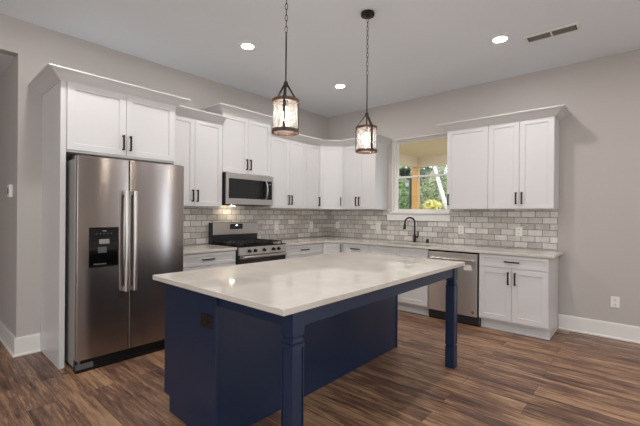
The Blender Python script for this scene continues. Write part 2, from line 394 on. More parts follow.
def pull(x, z, L=0.14, vert=True, y0=0.0):
    bm = BM(); r = 0.007; off = 0.03
    if vert:
        box(bm, x-r, x+r, y0-off-r, y0-off+r, z-L/2, z+L/2)
        for s in (-1, 1): box(bm, x-r*0.9, x+r*0.9, y0-off, y0+0.0, z+s*(L/2-0.008)-r, z+s*(L/2-0.008)+r)
    else:
        box(bm, x-L/2, x+L/2, y0-off-r, y0-off+r, z-r, z+r)
        for s in (-1, 1): box(bm, x+s*(L/2-0.008)-r, x+s*(L/2-0.008)+r, y0-off, y0+0.0, z-r*0.9, z+r*0.9)
    return bm
RA = R(90)           # cabinets on the left wall face +x
def front(t, kind, x0, x1, z0, z1, handle=None, mat='cabinet', dp=0.009):
    d = build(kind, shaker(BM(), x0, x1, z0, z1, dp=dp), mat, t)
    if handle: build('handle', pull(*handle), 'black', d, 0.0015)
    return d
CROWN = lambda zt: [(0.0, zt-0.012), (0.008, zt-0.012), (0.012, zt-0.002), (0.022, zt+0.004), (0.060, zt+0.036), (0.094, zt+0.056), (0.106, zt+0.060), (0.106, zt+0.071), (0.0, zt+0.071)]
UZ0, UZ1 = 1.385, 2.418
G = 0.0015
def upper(name, label, loc, rot, w, z0, z1, doors, group='white wall cabinets', depth=0.35, hz=None):
    t = thing(name, label, 'cabinet', (loc[0], loc[1], z0), rot, group); h = z1 - z0
    build('body', box(BM(), 0.0008, w-0.0008, 0.0205, depth-0.001, 0, h), 'cabinet', t, 0.001)
    for (a, b_, hs) in doors:
        hx = {'L': a+0.03, 'R': b_-0.03, None: None}[hs]
        front(t, 'door', a+G, b_-G, 0.006, h-0.008, (hx, 0.125 if hz is None else hz) if hx else None)
    return t
# fridge surround
fc = thing('fridge_cabinet', 'tall white cabinet surround with two short doors above the fridge', 'cabinet', (0.62, -4.185, 0), RA, 'white wall cabinets')
build('side_panel', box(BM(), 0, 0.04, 0.0, 0.619, 0, UZ1), 'cabinet', fc, 0.002)
build('side_panel', box(BM(), 0.978, 0.998, 0.0, 0.619, 0, UZ1), 'cabinet', fc, 0.002)
build('body', box(BM(), 0.04, 0.978, 0.012, 0.619, 1.822, UZ1), 'cabinet', fc, 0.001)
for a, b_, hx in ((0.045, 0.5125, 0.4825), (0.5155, 0.983, 0.5455)):
    d = build('door', shaker(BM(), a, b_, 1.838, UZ1-0.006, y0=-0.008, t=0.02), 'cabinet', fc)
    build('handle', pull(hx, 1.838+0.118, y0=-0.008), 'black', d, 0.0015)
build('crown_molding', sweep(BM(), [(0.0, 0.619), (0.0, 0.0), (0.998, 0.0), (0.998, 0.27)], CROWN(UZ1)), 'cabinet', fc)
# left wall uppers
A1a, A1b = -3.186, -2.443
w = A1b - A1a
t = upper('wall_cabinet', 'white two-door wall cabinet between the fridge and the microwave', (0.35, A1a), RA, w, UZ0, UZ1, [(0.0, w/2, 'R'), (w/2, w, 'L')])
build('crown_molding', sweep(BM(), [(0.03, 0.0), (w-0.001, 0.0)], CROWN(UZ1-UZ0)), 'cabinet', t)
Ma, Mb = -2.442, -1.657; w = Mb - Ma; MZ1 = 2.566
t = upper('wall_cabinet', 'raised white two-door wall cabinet directly above the microwave', (0.35, Ma), RA, w, 1.824, MZ1, [(0.0, w/2, 'R'), (w/2, w, 'L')], depth=0.35)
build('crown_molding', sweep(BM(), [(0.0, 0.349), (0.0, 0.0), (w, 0.0), (w, 0.349)], CROWN(MZ1-1.824)), 'cabinet', t)
A2a, A2b = -1.656, -0.925; w = A2b - A2a
upper('wall_cabinet', 'white two-door wall cabinet just right of the microwave', (0.35, A2a), RA, w, UZ0, UZ1, [(0.0, w/2, 'R'), (w/2, w, 'L')])
A3a, A3b = -0.924, -0.613; w = A3b - A3a
upper('wall_cabinet', 'narrow white one-door wall cabinet left of the angled corner cabinet', (0.35, A3a), RA, w, UZ0, UZ1, [(0.0, w, 'R')])
# diagonal corner wall cabinet (local frame turned 45 degrees)
t = thing('corner_wall_cabinet', 'angled white one-door wall cabinet across the room corner', 'cabinet', (0.35, -0.612, UZ0), R(45), 'white wall cabinets')
dl = 0.262*math.sqrt(2); h = UZ1-UZ0
inv = Matrix.Rotation(R(-45), 2)
def loc2(x, y):
    v = inv @ Vector((x-0.35, y+0.612)); return (v.x, v.y)
b = prism(BM(), [loc2(0.364, -0.598+0.014), loc2(0.598+0.014-0.014, -0.364), loc2(0.612, -0.34), loc2(0.612, -0.001), loc2(0.001, -0.001), loc2(0.001, -0.612), loc2(0.335, -0.612)], 0, h)
build('body', b, 'cabinet', t, 0.001)
front(t, 'door', 0.003, dl-0.003, 0.006, h-0.008, (dl-0.034, 0.125))
# window wall uppers
B1a, B1b = 0.613, 1.237; w = B1b - B1a
upper('wall_cabinet', 'white two-door wall cabinet left of the kitchen window', (B1a, -0.35), 0, w, UZ0, UZ1, [(0.0, w/2-0.005, 'R'), (w/2-0.005, w, 'L')])
cr = build('crown_molding', sweep(BM(), [(0.35, Mb), (0.35, -0.612), (0.612, -0.35), (B1b, -0.35), (B1b, -0.001)], CROWN(UZ1)), 'cabinet')
tag(cr, 'white crown molding bending around the corner cabinets up to the window', 'crown molding')
upper('wall_cabinet', 'white one-door wall cabinet immediately right of the window', (2.338, -0.35), 0, 0.510, UZ0, UZ1, [(0.0, 0.51, 'L')])
upper('wall_cabinet', 'white two-door wall cabinet at the right end of the window wall', (2.849, -0.35), 0, 0.686, UZ0, UZ1, [(0.0, 0.343, 'R'), (0.343, 0.686, 'L')])
cr = build('crown_molding', sweep(BM(), [(2.338, -0.001), (2.338, -0.35), (3.535, -0.35), (3.535, -0.001)], CROWN(UZ1)), 'cabinet')
tag(cr, 'white crown molding on top of the cabinets right of the window', 'crown molding')

# base cabinets (fronts at y=-0.63 / x=0.63)
BT = 0.872
def base(name, label, loc, rot, w, fronts, end=False, group='white base cabinets', open_top=False):
    t = thing(name, label, 'cabinet', (loc[0], loc[1], 0), rot, group)
    bm = BM()
    if open_top:
        box(bm, 0.0008, 0.02, 0.0205, 0.61, 0.115, BT); box(bm, w-0.02, w-0.0008, 0.0205, 0.61, 0.115, BT)
        box(bm, 0.02, w-0.02, 0.0205, 0.04, 0.115, BT); box(bm, 0.02, w-0.02, 0.04, 0.61, 0.115, 0.135)
    else: box(bm, 0.0008, w-0.0008, 0.0205, 0.61, 0.115, BT)
    build('body', bm, 'cabinet', t, 0.001)
    bm = box(BM(), 0.001, w-0.001, 0.092, 0.60, 0, 0.115); box(bm, 0.001, w-0.001, 0.078, 0.092, 0, 0.018)
    build('toe_kick', bm, 'cabinet', t, 0.002)
    for f in fronts: front(t, *f)
    return t
DZ0, DZ1, KZ0, KZ1 = 0.728, 0.866, 0.135, 0.720
def door_set(w, pulls=True):
    m = w/2
    return [('door', 0.003, m-G, KZ0, KZ1, (m-0.034, KZ1-0.105)), ('door', m+G, w-0.003, KZ0, KZ1, (m+0.034, KZ1-0.105))]
def drawer(w): return ('drawer', 0.003, w-0.003, DZ0, DZ1, (w/2, (DZ0+DZ1)/2, 0.15, False))
w = 0.754; base('base_cabinet', 'white drawer base cabinet between the fridge and the range', (0.63, -3.186), RA, w, [drawer(w)] + door_set(w))
w = 0.812; base('base_cabinet', 'white drawer base cabinet right of the range', (0.63, -1.660), RA, w, [drawer(w)] + door_set(w))
t = thing('corner_base_cabinet', 'angled white base cabinet in the counter corner', 'cabinet', (0.63, -0.846, 0), R(45), 'white base cabinets')
inv2 = Matrix.Rotation(R(-45), 2)
def loc3(x, y):
    v = inv2 @ Vector((x-0.63, y+0.846)); return (v.x, v.y)
b = prism(BM(), [loc3(0.618, -0.829), loc3(0.829, -0.618), loc3(0.846, -0.60), loc3(0.846, -0.02), loc3(0.02, -0.02), loc3(0.02, -0.846), loc3(0.60, -0.846)], 0.115, BT)
build('body', b, 'cabinet', t, 0.001)
b = prism(BM(), [loc3(0.565, -0.780), loc3(0.780, -0.565), loc3(0.78, -0.03), loc3(0.03, -0.03), loc3(0.03, -0.78)], 0, 0.115); build('toe_kick', b, 'cabinet', t, 0.001)
dl = 0.216*math.sqrt(2)
front(t, 'door', 0.004, dl-0.004, KZ0, DZ1, (dl-0.036, DZ1-0.085))
w = 0.472; base('base_cabinet', 'narrow white drawer base cabinet left of the sink cabinet', (0.848, -0.63), 0, w, [drawer(w), ('door', 0.003, w-0.003, KZ0, KZ1, (0.036, KZ1-0.105))])
w = 0.892
base('sink_base_cabinet', 'white sink base cabinet with two blank false drawer fronts', (1.322, -0.63), 0, w,
     [('drawer_front', 0.003, w/2-G, DZ0, DZ1), ('drawer_front', w/2+G, w-0.003, DZ0, DZ1)] + door_set(w), open_top=True)
w = 0.696; t = base('base_cabinet', 'white base cabinet at the right end beside the dishwasher', (2.842, -0.63), 0, w, [drawer(w)] + door_set(w))

# ------------------------------------------------------------------ worktops
def hole_slab(outer, hole, z0, z1):
    bm = BM(); vs = [bm.verts.new((x, y, z1)) for x, y in outer]; es = [bm.edges.new((vs[i], vs[(i+1) % len(vs)])) for i in range(len(vs))]
    if hole:
        hv = [bm.verts.new((x, y, z1)) for x, y in hole]; es += [bm.edges.new((hv[i], hv[(i+1) % len(hv)])) for i in range(len(hv))]
    bmesh.ops.triangle_fill(bm, use_beauty=True, edges=es)
    r = bmesh.ops.extrude_face_region(bm, geom=bm.faces[:])
    bmesh.ops.translate(bm, verts=[g for g in r['geom'] if isinstance(g, bmesh.types.BMVert)], vec=(0, 0, z0-z1))
    return bm
CT0, CT1 = 0.8735, 0.904
tag(build('countertop', box(BM(), 0.001, 0.652, -3.185, -2.431, CT0, CT1), 'quartz', None, 0.003), 'short cream quartz countertop between the fridge and the range', 'countertop', 'wall countertops')
SX0, SX1, SY0, SY1 = 1.40, 2.10, -0.535, -0.125
ct = build('countertop', hole_slab([(0.001, -0.001), (0.001, -1.659), (0.652, -1.659), (0.652, -0.855), (0.857, -0.652), (3.588, -0.652), (3.588, -0.001)],
     [(SX0, SY0), (SX1, SY0), (SX1, SY1), (SX0, SY1)], CT0, CT1), 'quartz', None, 0.003)
tag(ct, 'long cream quartz countertop turning the corner under the window', 'countertop', 'wall countertops')
b = BM()
for x0, x1, y0, y1 in ((SX0-0.012, SX0, SY0-0.012, SY1+0.012), (SX1, SX1+0.012, SY0-0.012, SY1+0.012), (SX0, SX1, SY0-0.012, SY0), (SX0, SX1, SY1, SY1+0.012)): box(b, x0, x1, y0, y1, 0.68, CT0-0.0005)
box(b, SX0-0.012, SX1+0.012, SY0-0.012, SY1+0.012, 0.668, 0.68)
sk = thing('sink', 'undermount steel sink set in the counter below the window', 'sink', (1.75, -0.33, 0.668)); 
o = build('basin', b, 'steel_light', sk, 0.002); o.location = (-1.75, 0.33, -0.668)
build('drain', lathe(BM(), [(0.045, 0.0125), (0.045, 0.016), (0.03, 0.014)], 20), 'chrome', sk, smooth=True)

# faucet
f = thing('faucet', 'matte black gooseneck pull-down faucet behind the sink', 'faucet', (1.755, -0.085, CT1), 0)
build('base', lathe(BM(), [(0.027, 0.0), (0.027, 0.006), (0.021, 0.012), (0.019, 0.10), (0.015, 0.115)], 20), 'black', f, smooth=True)
a45 = R(222)
dx, dy = math.cos(a45), math.sin(a45)
pts = [(0, 0, 0.10), (0, 0, 0.29)]
for i in range(1, 13):
    a = PI*i/12; r = 0.072
    pts.append((dx*(r-r*math.cos(a)), dy*(r-r*math.cos(a)), 0.29+r*math.sin(a)))
pts.append((dx*0.146, dy*0.146, 0.255))
build('spout', tube(BM(), pts, 0.0115, 12), 'black', f, smooth=True)
build('spray_head', tube(BM(), [(dx*0.146, dy*0.146, 0.27), (dx*0.148, dy*0.148, 0.235), (dx*0.152, dy*0.152, 0.19)], 0.016, 12, radii=[0.0135, 0.017, 0.021]), 'black', f, smooth=True)
build('lever', tube(BM(), [(0.0, 0, 0.075), (0.05, -0.012, 0.078), (0.062, -0.014, 0.10), (0.066, -0.015, 0.165)], 0.008, 10, radii=[0.013, 0.012, 0.008, 0.0065]), 'black', f, smooth=True)
d = thing('soap_dispenser', 'short black capped fitting on the counter right of the faucet', 'soap dispenser', (1.955, -0.085, CT1))
build('body', lathe(BM(), [(0.022, 0), (0.022, 0.01), (0.019, 0.014), (0.019, 0.05), (0.015, 0.056)], 18), 'black', d, smooth=True)

# ------------------------------------------------------------------ outlets and switches
def outlet(label, x, y, z, rot, mat='plastic', wdt=0.076, hgt=0.118, group='white wall outlets', name='wall_outlet', sock='slot'):
    t = thing(name, label, 'outlet', (x, y, z), rot, group)
    build('cover_plate', box(BM(), -wdt/2, wdt/2, -0.006, 0, -hgt/2, hgt/2), mat, t, 0.002)
    for s in (-1, 1):
        if wdt < hgt: c = (0, s*0.024)
        else: c = (s*0.026, 0)
        bm = box(BM(), c[0]-0.017, c[0]+0.017, -0.0085, -0.0055, c[1]-0.014, c[1]+0.014)
        so = build('socket', bm, mat, t, 0.001)
        bm = BM()
        for q in (-1, 1): box(bm, c[0]+q*0.007-0.0018, c[0]+q*0.007+0.0018, -0.0092, -0.0084, c[1]-0.004, c[1]+0.006)
        box(bm, c[0]-0.003, c[0]+0.003, -0.0092, -0.0084, c[1]-0.011, c[1]-0.0065)
        build('slots', bm, sock, so)
    return t
outlet('white outlet on the tile right of the range', 0.009, -1.236, 1.115, RA)
outlet('white outlet on the range wall tile nearest the room corner', 0.009, -0.435, 1.115, RA)
outlet('white outlet on the window wall tile nearest the room corner', 0.247, -0.009, 1.115, 0)
outlet('white outlet on the tile below the window apron left of the faucet', 1.085, -0.009, 1.115, 0)
outlet('white outlet on the tile above the dishwasher', 2.405, -0.009, 1.112, 0)
outlet('white outlet on the tile above the right end drawer', 3.120, -0.009, 1.113, 0)
outlet('white outlet low on the bare wall above the baseboard', 4.05, 0.0, 0.392, 0)
outlet('dark brown outlet on the navy end of the island', 2.360, -3.876, 0.690, 0, 'brown_plastic', 0.116, 0.078, None, 'island_outlet', 'gloss_black')
t = thing('thermostat', 'small white wall control on the hallway wall left of the fridge', 'thermostat', (-0.25, -4.364, 1.505))
build('body', box(BM(), -0.05, 0.05, -0.028, 0, -0.06, 0.06), 'plastic', t, 0.005)
build('screen', box(BM(), -0.03, 0.012, -0.0295, -0.027, -0.028, 0.030), 'slot', t)

# ------------------------------------------------------------------ refrigerator
fr = thing('refrigerator', 'stainless steel side-by-side refrigerator with ice dispenser', 'refrigerator', (0.839, -4.12, 0), RA)
FW = 0.912; FS = 0.398
build('body', box(BM(), 0.004, FW-0.004, 0.075, 0.80, 0.03, 1.752), 'side_grey', fr, 0.006)
def fdoor(x0, x1):
    # gently crowned front with rounded vertical edges
    r = 0.005; pts = [(x0, 0.066), (x0, r)]
    for i in range(1, 6):
        a = PI/2*i/5; pts.append((x0+r-r*math.cos(a), r-r*math.sin(a)))
    for i in range(5):
        a = PI/2*i/5; pts.append((x1-r+r*math.sin(a), r-r*math.cos(a)))
    pts += [(x1, r), (x1, 0.066)]
    return prism(BM(), pts, 0.103, 1.773)
dl_ = build('freezer_door', fdoor(0.0, FS-0.004), 'steel', fr, smooth=True)
dr_ = build('fridge_door', fdoor(FS+0.004, FW), 'steel', fr, smooth=True)
build('door_gasket', box(BM(), 0.01, FW-0.01, 0.0662, 0.0745, 0.105, 1.77), 'dark', fr)
for par, hx in ((dl_, FS-0.036), (dr_, FS+0.034)):
    pts = []
    for i in range(15):
        u = i/14; z = 0.625+u*0.875; y = -0.046 - 0.010*math.sin(PI*u)
        pts.append((hx, y, z))
    bm = tube(BM(), pts, 0.0175, 12)
    for z in (0.64, 1.485): box(bm, hx-0.012, hx+0.012, -0.045, 0.002, z-0.018, z+0.018)
    build('handle', bm, 'steel_light', par, smooth=True)
# ice and water dispenser
dx0, dx1, dz0, dz1 = 0.083, 0.312, 0.852, 1.185
dp = build('dispenser', frame_ring(BM(), dx0, dx1, dz0, dz1, 0.012, -0.006, 0.003), 'gloss_black', dl_, 0.003)
build('control_panel', box(BM(), dx0+0.012, dx1-0.012, -0.005, 0.002, 1.075, dz1-0.012), 'gloss_black', dp)
build('alcove', box(BM(), dx0+0.012, dx1-0.012, -0.002, 0.002, dz0+0.012, 1.075), 'gloss_black', dp)
build('display', box(BM(), 0.185, 0.213, -0.0062, -0.004, 1.150, 1.158), 'grey_plastic', dp)
bm = BM()
for i in range(5): box(bm, 0.135+i*0.028, 0.143+i*0.028, -0.0062, -0.004, 1.128, 1.136)
build('buttons', bm, 'slot', dp)
build('spout', box(BM(), 0.158, 0.235, -0.014, -0.001, 1.045, 1.085), 'grey_plastic', dp, 0.003)
build('paddle', box(box(BM(), 0.150, 0.215, -0.011, -0.001, 0.970, 1.020), 0.165, 0.205, -0.013, -0.010, 0.980, 1.010), 'slot', dp, 0.002)
build('drip_tray', box(BM(), 0.12, 0.215, -0.010, -0.001, 0.872, 0.882), 'slot', dp, 0.001)
bm = box(BM(), 0.0, FW, 0.012, 0.075, 0.0, 0.032); box(bm, 0.0, FW, 0.03, 0.075, 0.03, 0.10)
build('base_grille', bm, 'black', fr, 0.003)
build('foot_bracket', box(box(BM(), 0.0, 0.125, 0.004, 0.03, 0.028, 0.07), 0.012, 0.03, 0.002, 0.03, 0.07, 0.102), 'slot', fr, 0.002)
build('hinge_cover', box(BM(), 0.008, 0.10, 0.03, 0.18, 1.752, 1.782), 'dark', fr, 0.006)
build('hinge_cover', box(BM(), FW-0.10, FW-0.008, 0.03, 0.18, 1.752, 1.782), 'dark', fr, 0.006)

# ------------------------------------------------------------------ microwave
mw = thing('microwave', 'stainless over-the-range microwave mounted above the stove', 'microwave', (0.425, -2.425, 1.41), RA)
MWW, MH = 0.758, 0.408
build('body', box(BM(), 0.0, MWW, 0.03, 0.414, 0.004, MH), 'dark', mw, 0.003)
mf = frame_ring(BM(), 0.0, MWW, 0.012, MH, 0.028, 0.0, 0.03, 0.075, 0.072)
build('front_frame', mf, 'steel_light', mw, 0.003)
build('door_window', box(BM(), 0.028, 0.60, 0.006, 0.03, 0.087, MH-0.072), 'gloss_black', mw, 0.001)
build('control_panel', box(BM(), 0.602, MWW-0.028, 0.004, 0.03, 0.087, MH-0.072), 'gloss_black', mw, 0.001)
build('display', box(BM(), 0.66, 0.715, 0.002, 0.0045, 0.285, 0.305), 'slot', mw)
pts = [(0.615, 0.004, 0.10)] + [(0.615, -0.012 - 0.03*math.sin(PI*i/10), 0.10+0.23*i/10) for i in range(11)] + [(0.615, 0.004, 0.33)]
build('handle', tube(BM(), pts, 0.012, 10), 'chrome', mw, smooth=True)
bm = BM()
for i in range(9): box(bm, 0.05+i*0.075, 0.10+i*0.075, 0.08, 0.30, 0.001, 0.0042)
build('bottom_vent', bm, 'dark', mw)
build('cooktop_lamp', box(BM(), 0.265, 0.315, 0.275, 0.305, -0.001, 0.004), 'cooklight', mw)

# ------------------------------------------------------------------ gas range
rg = thing('gas_range', 'freestanding stainless gas range with black cooktop', 'stove', (0.68, -2.424, 0), RA)
RW = 0.756
build('body', box(BM(), 0.0, RW, 0.03, 0.66, 0.03, 0.895), 'dark', rg, 0.003)
build('oven_door', box(BM(), 0.006, RW-0.006, -0.008, 0.0295, 0.235, 0.80), 'gloss_black', rg, 0.004)
od = build('oven_door_rail', box(BM(), 0.006, RW-0.006, -0.012, -0.0085, 0.765, 0.80), 'steel_light', rg, 0.002)
hb = tube(BM(), [(0.03, -0.052, 0.782), (RW-0.03, -0.052, 0.782)], 0.0145, 14)
for x in (0.06, RW-0.06): box(hb, x-0.014, x+0.014, -0.05, -0.0125, 0.770, 0.794)
build('oven_handle', hb, 'steel_light', rg, smooth=True)
build('storage_drawer', box(BM(), 0.006, RW-0.006, -0.006, 0.0295, 0.06, 0.228), 'steel', rg, 0.004)
extr = extrude_profile(BM(), [(-0.012, 0.806), (0.028, 0.806), (0.028, 0.90), (0.004, 0.90)], 'x', 0.003, RW-0.003)
cp = build('control_panel', extr, 'steel_light', rg, 0.002)
for kx in (0.145, 0.235, 0.378, 0.53, 0.62):
    kb = BM(); lathe(kb, [(0.021, 0), (0.021, 0.006), (0.017, 0.010), (0.015, 0.030), (0.012, 0.033)], 16)
    box(kb, -0.003, 0.003, -0.015, 0.015, 0.028, 0.038)
    bmesh.ops.rotate(kb, verts=kb.verts, cent=(0, 0, 0), matrix=Matrix.Rotation(R(90+8), 3, 'X'))
    bmesh.ops.translate(kb, verts=kb.verts, vec=(kx, -0.005, 0.855))
    build('knob', kb, 'black', rg, smooth=True)
build('cooktop', box(BM(), 0.0, RW, 0.0, 0.60, 0.9005, 0.915), 'gloss_black', rg, 0.004)
for gx0, gx1 in ((0.02, 0.255), (0.262, 0.494), (0.501, 0.736)):
    bm = BM(); z0, z1 = 0.934, 0.948; y0, y1 = 0.05, 0.56
    for x in (gx0, (gx0+gx1)/2-0.006, gx1-0.012): box(bm, x, x+0.012, y0, y1, z0, z1)
    for y in (y0, y0+0.12, (y0+y1)/2-0.006, y1-0.132, y1-0.012): box(bm, gx0, gx1, y, y+0.012, z0, z1)
    for x in (gx0, gx1-0.012):
        for y in (y0, y1-0.012): box(bm, x, x+0.012, y, y+0.012, 0.915, z0)
    build('grate', bm, 'iron', rg, 0.002)
for bx, by in ((0.137, 0.17), (0.137, 0.43), (0.378, 0.30), (0.618, 0.17), (0.618, 0.43)):
    build('burner', lathe(BM(), [(0.05, 0.915), (0.05, 0.922), (0.036, 0.925), (0.036, 0.931), (0.03, 0.933)], 18, bx, by), 'iron', rg, smooth=True)
build('backguard', box(BM(), 0.0, RW, 0.595, 0.664, 0.895, 1.185), 'dark', rg, 0.005)
bg_ = build('backguard_panel', box(BM(), 0.018, RW-0.004, 0.580, 0.5945, 1.025, 1.182), 'steel_light', rg, 0.003)
build('display', box(BM(), 0.275, 0.480, 0.577, 0.5805, 1.095, 1.165), 'gloss_black', bg_)
build('clock', box(BM(), 0.365, 0.395, 0.5755, 0.5775, 1.138, 1.152), 'digit', bg_)
bm = BM()
for i in range(3):
    for j in range(2):
        box(bm, 0.29+i*0.022, 0.302+i*0.022, 0.5755, 0.5775, 1.108+j*0.024, 1.116+j*0.024); box(bm, 0.415+i*0.022, 0.427+i*0.022, 0.5755, 0.5775, 1.108+j*0.024, 1.116+j*0.024)
build('buttons', bm, 'slot', bg_)

# ------------------------------------------------------------------ dishwasher
dw = thing('dishwasher', 'stainless steel dishwasher under the window-wall counter', 'dishwasher', (2.2155, -0.632, 0), 0)
DWW = 0.625
build('body', box(BM(), 0.001, DWW-0.001, 0.032, 0.60, 0.02, 0.870), 'dark', dw, 0.002)
build('top_trim', box(BM(), 0.002, DWW-0.003, 0.004, 0.032, 0.852, 0.8715), 'gloss_black', dw, 0.001)
dd = build('door', box(BM(), 0.012, DWW-0.018, 0.0, 0.0315, 0.115, 0.852), 'steel_dw', dw, 0.004)
hb = tube(BM(), [(0.05, -0.045, 0.775), (DWW-0.055, -0.045, 0.775)], 0.0125, 12)
for x in (0.065, DWW-0.07): box(hb, x-0.012, x+0.012, -0.045, -0.0005, 0.766, 0.784)
build('handle', hb, 'steel_light', dd, smooth=True)
o = build('tag', box(BM(), 0.455, 0.545, -0.0025, -0.0005, 0.655, 0.718), 'paper', dd); o['label'] = 'white paper tag'
bm = BM(); lathe(bm, [(0.018, 0), (0.018, 0.002)], 20); bmesh.ops.rotate(bm, verts=bm.verts, cent=(0, 0, 0), matrix=Matrix.Rotation(R(90), 3, 'X')); bmesh.ops.translate(bm, verts=bm.verts, vec=(0.562, -0.0005, 0.165))
o = build('sticker', bm, 'badge', dd); o['label'] = 'round copper-coloured sticker'
build('toe_panel', box(BM(), 0.002, DWW-0.003, 0.045, 0.07, 0.0, 0.112), 'black', dw)

# ------------------------------------------------------------------ island
isl = thing('kitchen_island', 'navy blue island cabinet with two square legs under an overhang', 'kitchen island', (2.44, -2.85, 0))
IX0, IX1, IY0, IY1 = 1.862, 2.430, -3.852, -1.836
def ib(name, bm, mat='navy', par=isl, bevel=0.002):
    for v in bm.verts: v.co -= Vector((2.44, -2.85, 0))
    return build(name, bm, mat, par, bevel)
ib('body', box(BM(), IX0, IX1, IY0, IY1, 0.11, 0.8725))
ib('toe_kick', box(BM(), 1.93, IX1, IY0, IY1, 0.0, 0.1095))
pan = [(1.842, 0.105), (1.842, 0.8725), (2.452, 0.8725), (2.452, 0.0), (1.915, 0.0), (1.915, 0.105)]
ib('end_panel', extrude_profile(BM(), pan, 'y', -3.875, IY0-0.0005))
ib('end_panel', extrude_profile(BM(), pan, 'y', IY1+0.0005, -1.816))
ib('back_panel', box(BM(), IX1+0.0005, 2.444, IY0, IY1, 0.0, 0.8725))
for i in range(4):
    a = IY0 + (IY1-IY0)*i/4 + 0.002; b_ = IY0 + (IY1-IY0)*(i+1)/4 - 0.002
    for z0, z1, nm in ((0.125, 0.69, 'door'), (0.70, 0.862, 'drawer')):
        bm = shaker(BM(), -b_, -a, z0, z1)
        bmesh.ops.rotate(bm, verts=bm.verts, cent=(0, 0, 0), matrix=Matrix.Rotation(R(-90), 3, 'Z'))
        bmesh.ops.translate(bm, verts=bm.verts, vec=(1.842, 0, 0))
        d = ib(nm, bm, bevel=0)
        hx = (a+b_)/2
        hm = pull(-hx, 0.78 if nm == 'drawer' else 0.62, 0.14, False)
        bmesh.ops.rotate(hm, verts=hm.verts, cent=(0, 0, 0), matrix=Matrix.Rotation(R(-90), 3, 'Z'))
        bmesh.ops.translate(hm, verts=hm.verts, vec=(1.842, 0, 0))
        ib('handle', hm, 'black', d, 0.0015)
LS = 0.076; LX = 3.060
def leg_mesh(cx, cy):  
    bm = BM(); h = LS/2
    def sec(k, z0, z1): box(bm, cx-h*k, cx+h*k, cy-h*k, cy+h*k, z0, z1)
    def taper(k0, k1, z0, z1):
        a = [bm.verts.new((cx+sx*h*k0, cy+sy*h*k0, z0)) for sx, sy in ((-1,-1),(1,-1),(1,1),(-1,1))]
        b = [bm.verts.new((cx+sx*h*k1, cy+sy*h*k1, z1)) for sx, sy in ((-1,-1),(1,-1),(1,1),(-1,1))]
        bm.faces.new(a[::-1]); bm.faces.new(b)
        for i in range(4): bm.faces.new((a[i], a[(i+1) % 4], b[(i+1) % 4], b[i]))
    sec(1.0, 0.749, 0.8725); taper(0.80, 1.0, 0.739, 0.749); sec(0.80, 0.733, 0.739)
    taper(0.95, 0.80, 0.727, 0.733); sec(0.95, 0.718, 0.727); taper(0.82, 0.95, 0.712, 0.718); taper(1.0, 0.82, 0.706, 0.712)
    sec(1.0, 0.690, 0.706)
    # square shaft with a quirk run beside the outer edge of each face
    pts = []
    g0, g1, gd = h*0.58, h*0.80, 0.006
    top = lambda x: (x, h); 
    pts = [(-h, -h), (-g1, -h), (-g1, -h+gd), (-g0, -h+gd), (-g0, -h), (h-0.003, -h), (h, -h+0.003), (h, g0), (h-gd, g0), (h-gd, g1), (h, g1), (h, h),
           (g1, h), (g1, h-gd), (g0, h-gd), (g0, h), (-h+0.003, h), (-h, h-0.003), (-h, -g0), (-h+gd, -g0), (-h+gd, -g1), (-h, -g1)]
    pts = [(cx+x, cy+y) for x, y in pts]
    prism(bm, pts, 0.205, 0.690)
    sec(1.0, 0.198, 0.205); taper(0.82, 1.0, 0.190, 0.198); taper(1.0, 0.82, 0.180, 0.190); sec(1.0, 0.0, 0.180)
    return bm
NL, FL = -3.866+LS/2, -1.945+LS/2
ib('leg', leg_mesh(LX-LS/2, NL), bevel=0.001); ib('leg', leg_mesh(LX-LS/2, FL), bevel=0.001)
AX1 = LX-0.010
ib('apron', box(BM(), AX1-0.02, AX1, NL+LS/2, FL-LS/2, 0.785, 0.8725))
ib('apron', box(BM(), 2.4525, LX-LS, NL-LS/2+0.008, NL-LS/2+0.028, 0.785, 0.8725))
ib('apron', box(BM(), 2.4525, LX-LS, FL+LS/2-0.028, FL+LS/2-0.008, 0.785, 0.8725))
tag(build('island_countertop', box(BM(), 1.843, 3.099, -3.96, -1.81, CT0, CT1), 'quartz', None, 0.003), 'large cream quartz slab on the navy island', 'countertop')

